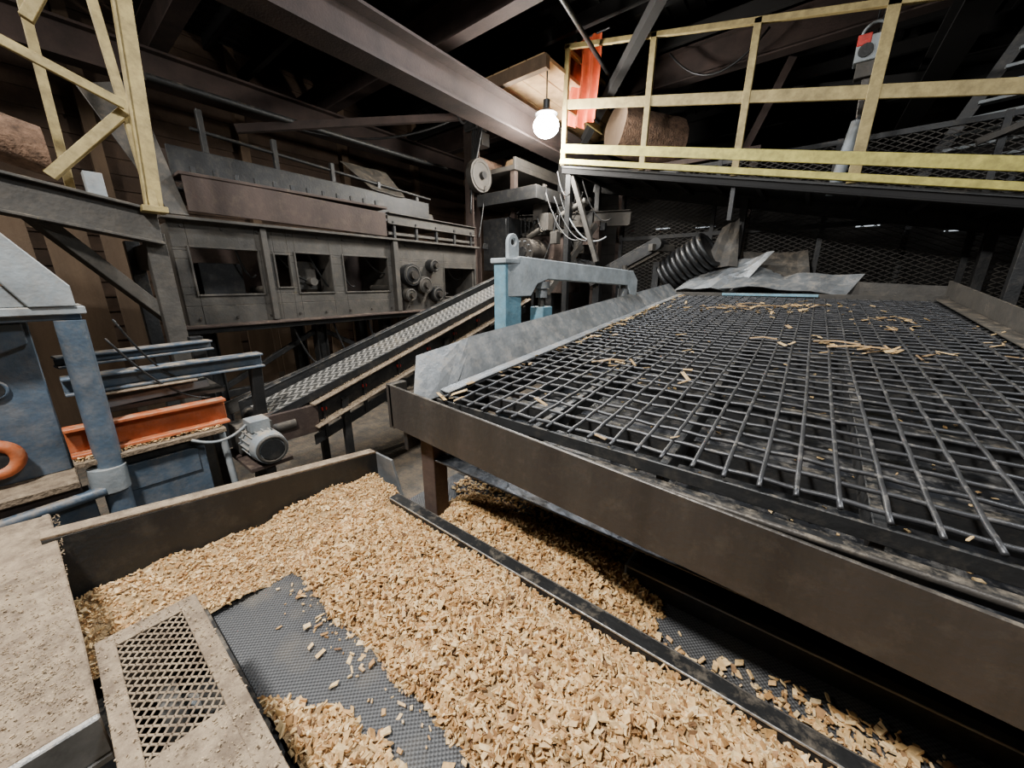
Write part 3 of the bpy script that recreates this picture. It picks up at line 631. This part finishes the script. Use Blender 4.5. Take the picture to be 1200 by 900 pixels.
b.chan((-3.0,6.0,.0),(-1.95,6.1,.55),.16,.18,DARK,.02,1); b.chan((-3.0,6.25,.0),(-1.95,6.4,.55),.16,.18,GREY,.02,1)
b.beam((-2.0,5.95,.5),(-1.8,6.4,.5),.08,.1,GREY); b.cyl((-1.95,6.0,.55),(-1.95,6.4,.55),.09,DARK,16)
b.beam((-2.9,6.1,0),(-2.9,6.1,FL),.12,.12,DARK); b.beam((-1.95,6.2,.3),(-1.95,6.2,FL),.1,.1,DARK)
b.build('chute_arm',None,.004)

# ------------------------------------------------------------------ right elevated walkway
W=empty('yellow_walkway')
zw=lambda x:1.78-.215*(x+3.37)
Yw=5.6
b=B()
for x in(-3.37,-2.105,-.95,.17,1.5,2.9):
    z=zw(x); b.beam((x,Yw,z-.02),(x+.02,Yw,z+1.54),.075 if x<.1 or x>1 else .10,.05,YEL)
def rail(zo,h,m,t=.03): b.beam((-3.4,Yw,zw(-3.4)+zo),(3.6,Yw,zw(3.6)+zo),t,h,m)
rail(1.52,.06,YEL,.05); rail(.80,.12,YEL)
b.beam((-3.4,Yw-.02,zw(-3.4)+.21),(3.6,Yw-.02,zw(3.6)+.21),.02,.12,YELB); b.beam((-3.4,Yw-.03,zw(-3.4)+.03),(3.6,Yw-.03,zw(3.6)+.03),.05,.07,YELB)
b.beam((-3.37,Yw,zw(-3.37)+.8),(-3.37,Yw+1.3,zw(-3.37)+.8),.03,.1,YEL); b.beam((-3.37,Yw,zw(-3.37)+1.5),(-3.37,Yw+1.3,zw(-3.37)+1.5),.05,.06,YEL)
b.build('railing',W,.003)
b=B()
b.prism([(-3.4,Yw,zw(-3.4)-.02),(3.6,Yw,zw(3.6)-.02),(3.6,Yw+1.2,zw(3.6)-.02),(-3.4,Yw+1.2,zw(-3.4)-.02)],(0,0,-.03),DARK)
b.chan((-3.4,Yw+.06,zw(-3.4)-.08),(3.6,Yw+.06,zw(3.6)-.08),.08,.09,ROOFD,.015,1)
b.chan((-3.4,Yw+1.2,zw(-3.4)-.12),(3.6,Yw+1.2,zw(3.6)-.12),.08,.18,DARK,.015,1)
for x in(-3.3,-.95,1.5,3.4):
    for y in(Yw+.1,Yw+1.15):
        if x==-.95 and y<6: b.beam((x,y,zw(x)-.1),(x,y,.75),.05,.06,DARK)
        else: b.beam((x,y,zw(x)-.1),(x,y,FL),.09,.10,DARK)
b.beam((-3.25,Yw+.1,1.6),(-2.75,Yw+.1,.3),.07,.07,GREY)
for i in range(14): x=-3.2+i*.5; b.beam((x,Yw+.05,zw(x)-.08),(x,Yw+1.2,zw(x)-.08),.05,.07,DARK)
b.build('floor_structure',W,.003)
b=B(); Yf=7.0
expanded(b,(-2.9,Yf,-.4),(.13,0,0),(0,0,.06),46,36,.007,GREY)
for x in(-2.9,-1.4,.0,1.4,3.0): b.beam((x,Yf,-1.9),(x,Yf,1.8),.06,.06,DARK)
for z in(-.4,.75,1.76): b.beam((-2.9,Yf,z),(3.1,Yf,z),.05,.06,DARK)
b.build('expanded_metal_fence')
b=B()
vs=[];fs=[]
for j in range(13):
    for i in range(25):
        u=i/24;v=j/12; vs.append((-3.58+.56*u+.02*sin(v*4),6.0+.05*sin(u*22+v*2)*(.5+v),3.55-1.15*v+.03*sin(u*9)*v))
for j in range(12):
    for i in range(24): a=j*25+i; fs.append((a,a+1,a+26,a+25))
b.add(vs,fs,TARP,True); b.cyl((-3.7,6.0,3.55),(-2.9,6.0,3.55),.015,DARK,8); b.build('orange_tarp')
def logobj(name,p0,p1,r,seed):
    R=random.Random(seed); b=B(); p0=Vector(p0);p1=Vector(p1);d,s_,u=basis(p1-p0); vs=[];fs=[];n=22;k=10
    for i in range(k+1):
        for j in range(n):
            a=2*pi*j/n; rr=r*(1+.05*sin(3*a+i*.3)+.03*R.uniform(-1,1)); vs.append(p0.lerp(p1,i/k)+(s_*cos(a)+u*sin(a))*rr)
    for i in range(k):
        for j in range(n): fs.append((i*n+j,(i+1)*n+j,(i+1)*n+(j+1)%n,i*n+(j+1)%n))
    b.add(vs,fs,BARK,True); b.add(vs[:n],[tuple(range(n))],WOODD if r>.3 else WOOD); b.add(vs[k*n:],[tuple(range(n))[::-1]],WOOD)
    return b.build(name)
logobj('log',(-2.95,6.5,2.42),(-2.25,7.4,2.30),.36,3)
logobj('log',(-5.3,5.6,2.12),(-5.3,7.8,2.12),.14,4); logobj('log',(-4.9,6.2,2.12),(-4.9,8.2,2.15),.13,5)
b=B(); b.box((-3.2,7.05,1.85),(-.9,8.0,1.93),BROWN); b.beam((-3.1,7.4,1.85),(-3.1,7.4,FL),.12,.12,BROWN); b.beam((-1.0,7.4,1.85),(-1.0,7.4,FL),.12,.12,BROWN)
b.build('log_bunk',None,.004)
b=B()
b.box((-5.6,5.7,1.9),(-4.4,8.1,1.98),GREY); b.box((-4.45,5.7,1.98),(-4.4,8.1,2.1),GREY)
for x in(-5.5,-4.5):
    for y in(5.8,8.0): b.beam((x,y,1.9),(x,y,FL),.1,.1,BROWN)
b.build('log_trough',None,.004)
b=B(); cx,cy,cz=.10,5.9,2.32
b.box((cx-.13,cy-.07,cz-.12),(cx+.1,cy+.07,cz+.1),LGREY); b.box((cx-.13,cy-.075,cz+.02),(cx-.02,cy+.075,cz+.12),RED); b.box((cx-.1,cy-.05,cz-.26),(cx+.07,cy+.05,cz-.12),GREY)
b.torus((cx,cy,cz+.13),(0,1,0),.1,.016,LGREY,20,6); b.cyl((cx-.05,cy-.09,cz-.03),(cx-.05,cy-.07,cz-.03),.06,DARK,16)
b.prism([(cx-.03,cy,cz-.26),(cx+.04,cy,cz-.26),(cx+.03,cy,cz-.6),(cx-.01,cy,cz-.62)],(0,.01,0),STEEL); b.cyl((cx,cy,cz+.22),(cx,cy,3.1),.01,DARK,6)
b.build('chainsaw',None,.015)
b=B(); b.cyl((.02,6.2,1.0),(.12,6.2,1.75),.06,LGREY,16); b.cyl((.12,6.2,1.75),(.2,6.2,3.3),.03,DARK,10); b.build('exhaust_pipe')
b=B()
for i in range(16): z=1.4+i*.15; x=.95+.06*i; b.beam((x,7.4-.02*i,z),(x+.75,7.4-.02*i,z+.05),.14,.03,LGREY)
b.beam((.9,7.4,1.3),(1.85,7.1,3.8),.03,.12,DARK); b.beam((1.65,7.4,1.3),(2.6,7.1,3.8),.03,.12,DARK)
for x in(.9,1.65): b.beam((x,7.4,1.3),(x,7.4,FL),.06,.06,DARK)
b.build('slatted_stair')
b=B()
b.beam((-.8,8.8,3.1),(1.9,8.8,2.7),.1,.2,ROOFD); b.beam((-1.4,8.2,1.9),(-.8,8.2,3.4),.08,.12,ROOFB); b.beam((.3,8.2,1.9),(.1,8.2,3.6),.08,.12,DARK); b.beam((1.2,6.9,1.5),(2.2,6.9,1.9),.05,.06,GREY)
b.cable((-2.3,6.9,3.4),(-1.0,6.9,3.3),.4,.015,RUB); b.build('braces',g)

# ------------------------------------------------------------------ centre-rear machinery
Q=empty('saw_carriage_machinery')
b=B()
b.ibeam((-5.15,5.4,FL),(-5.15,5.4,3.0),.2,.2,BROWN,.02); b.ibeam((-4.1,6.9,FL),(-4.1,6.9,2.2),.2,.2,DARK,.02)
b.cyl((-5.0,5.35,1.80),(-4.88,5.35,1.80),.27,GREY,28); b.cyl((-4.88,5.35,1.80),(-4.8,5.35,1.80),.06,DARK,14); b.torus((-4.88,5.35,1.80),(1,0,0),.22,.02,GREY,28,6)
b.box((-5.0,5.5,.2),(-4.4,6.3,1.1),DARK); b.box((-4.3,5.9,-.2),(-3.5,6.6,.8),BROWN); b.ibeam((-5.2,6.6,1.2),(-2.6,6.6,1.05),.12,.25,GREY,.015)
b.box((-5.0,5.35,1.3),(-3.7,6.2,1.5),DARK); b.box((-4.35,5.85,.8),(-3.45,6.65,.86),GREY)
for i in range(10): b.beam((-4.36+.09*i,5.84,.82),(-4.36+.09*i,5.84,1.12),.02,.02,DARK)
for i in range(26):
    p=Vector((random.uniform(-4.9,-3.1),random.uniform(5.3,6.4),random.uniform(.9,1.7))); q=p+Vector((random.uniform(-.4,.8),random.uniform(-.3,.3),random.uniform(-.9,-.2))); b.cable(p,q,random.uniform(.05,.3),.012,(RUB,DARK,LGREY)[i%3 if i%6==2 else i%2])
for i in range(30):
    x=random.uniform(-4.6,-3.0);y=random.uniform(5.6,7.2);z=random.uniform(.0,1.5); s=random.uniform(.06,.22); b.box((x,y,z),(x+s,y+s,z+s*random.uniform(.4,1.8)),random.choice([DARK,DARK,GREY,BROWN]))
for i in range(8):
    x=random.uniform(-4.6,-3.2);y=random.uniform(5.6,6.8);z=random.uniform(.2,1.5); b.cyl((x,y,z),(x+random.uniform(.1,.5),y,z+random.uniform(-.3,.3)),random.uniform(.03,.08),random.choice([STEEL,GREY]),12)
b.cyl((-4.6,5.5,-1.0),(-4.6,5.5,-.3),.2,GREY,20); b.cyl((-4.0,5.4,.5),(-4.0,5.9,.5),.22,STEEL,22); b.cyl((-4.0,5.38,.5),(-4.0,5.4,.5),.08,DARK,14)
for i in range(10): a=2*pi*i/10; b.cyl((-4.0+.17*cos(a),5.39,.5+.17*sin(a)),(-4.0+.17*cos(a),5.36,.5+.17*sin(a)),.015,GALV,6)
b.beam((-5.0,5.5,.65),(-3.1,6.2,.3),.08,.1,DARK); b.beam((-3.5,5.4,-.2),(-3.1,6.3,.95),.08,.1,GREY); b.beam((-3.2,6.6,1.05),(-3.2,6.6,FL),.12,.12,BROWN)
for x in(-4.95,-3.8): b.beam((x,6.0,.3),(x,6.0,FL),.12,.12,DARK)
b.build('main',Q,.004)
b=B()
for (x,y,z0,z1,s) in((-5.0,5.35,2.5,2.75,.14),(-4.85,5.35,2.75,2.9,.1),(-5.0,5.5,2.3,2.5,.1)): b.box((x-s,y-s,z0),(x+s,y+s,z1),DARK)
for i in range(6): b.cable((-5.0+.05*i,5.28,2.6),(-5.1,5.28,1.2+.1*i),.1,.015,RUB)
b.cable((-5.1,5.3,2.8),(-4.1,3.9,2.5),.3,.018,RUB); b.cable((-5.1,5.3,2.8),(-7,3.0,2.4),.3,.018,RUB)
b.build('valve_stack',Q)
b=B(); GAP=Emis('daylight_gap',(.8,.9,1),1.0)  # glowing strips on the back wall stand in for daylight through gaps
for (x,z,w,h) in((-3.9,1.5,.4,.02),(-2.8,1.45,.5,.015),(-1.2,1.3,.35,.015),(.6,1.2,.4,.018),(2.0,1.0,.35,.015)): b.box((x,11.955,z),(x+w,11.965,z+h),GAP)
b.build('wall_gap_glow')

# ------------------------------------------------------------------ lights
def area(name,loc,tgt,size,power,col=(1,1,1),sy=None):
    l=bpy.data.lights.new(name,'AREA'); l.shape='RECTANGLE'; l.size=size; l.size_y=sy or size; l.energy=power; l.color=col
    o=bpy.data.objects.new(name,l); bpy.context.collection.objects.link(o); o.location=(loc[0],loc[1],loc[2]+H)
    o.rotation_euler=(Vector(tgt)-Vector(loc)).to_track_quat('-Z','Y').to_euler(); return o
area('unseen_light_a',(-1.3,-.9,3.0),(-.6,1.0,-1.2),.35,400,(1,.99,.97))  # unseen area light above the near belts and chips; no fixture built
area('unseen_light_b',(-2.6,3.6,3.1),(-2.2,3.0,-1),.6,210,(.90,.95,1))  # unseen area light added over the middle of the hall, no fixture
area('unseen_light_c',(2.6,1.5,3.0),(.5,3.0,-.5),.8,140,(.92,.96,1))  # unseen area light added at right to light the screen deck
area('unseen_light_d',(-5.5,-1.5,3.0),(-5.0,2,0),.9,150,(1,.96,.90))  # unseen area light added to brighten the left machines and wall
l=bpy.data.lights.new('lamp_light','POINT'); l.energy=300; l.color=(1,.95,.87); l.shadow_soft_size=.14
o=bpy.data.objects.new('lamp_light',l); bpy.context.collection.objects.link(o); o.location=(LX,LY,LZ-.36+H)
w=bpy.data.worlds.new('w'); bpy.context.scene.world=w; w.use_nodes=True; w.node_tree.nodes['Background'].inputs[0].default_value=(.5,.55,.6,1); w.node_tree.nodes['Background'].inputs[1].default_value=.03

cam=bpy.data.cameras.new('camera'); cam.sensor_width=36; cam.lens=36*f/1200; cam.clip_start=.02
co=bpy.data.objects.new('camera',cam); bpy.context.collection.objects.link(co); co.location=(0,0,H); co.rotation_euler=(radians(90)-pitch,0,head)
bpy.context.scene.camera=co
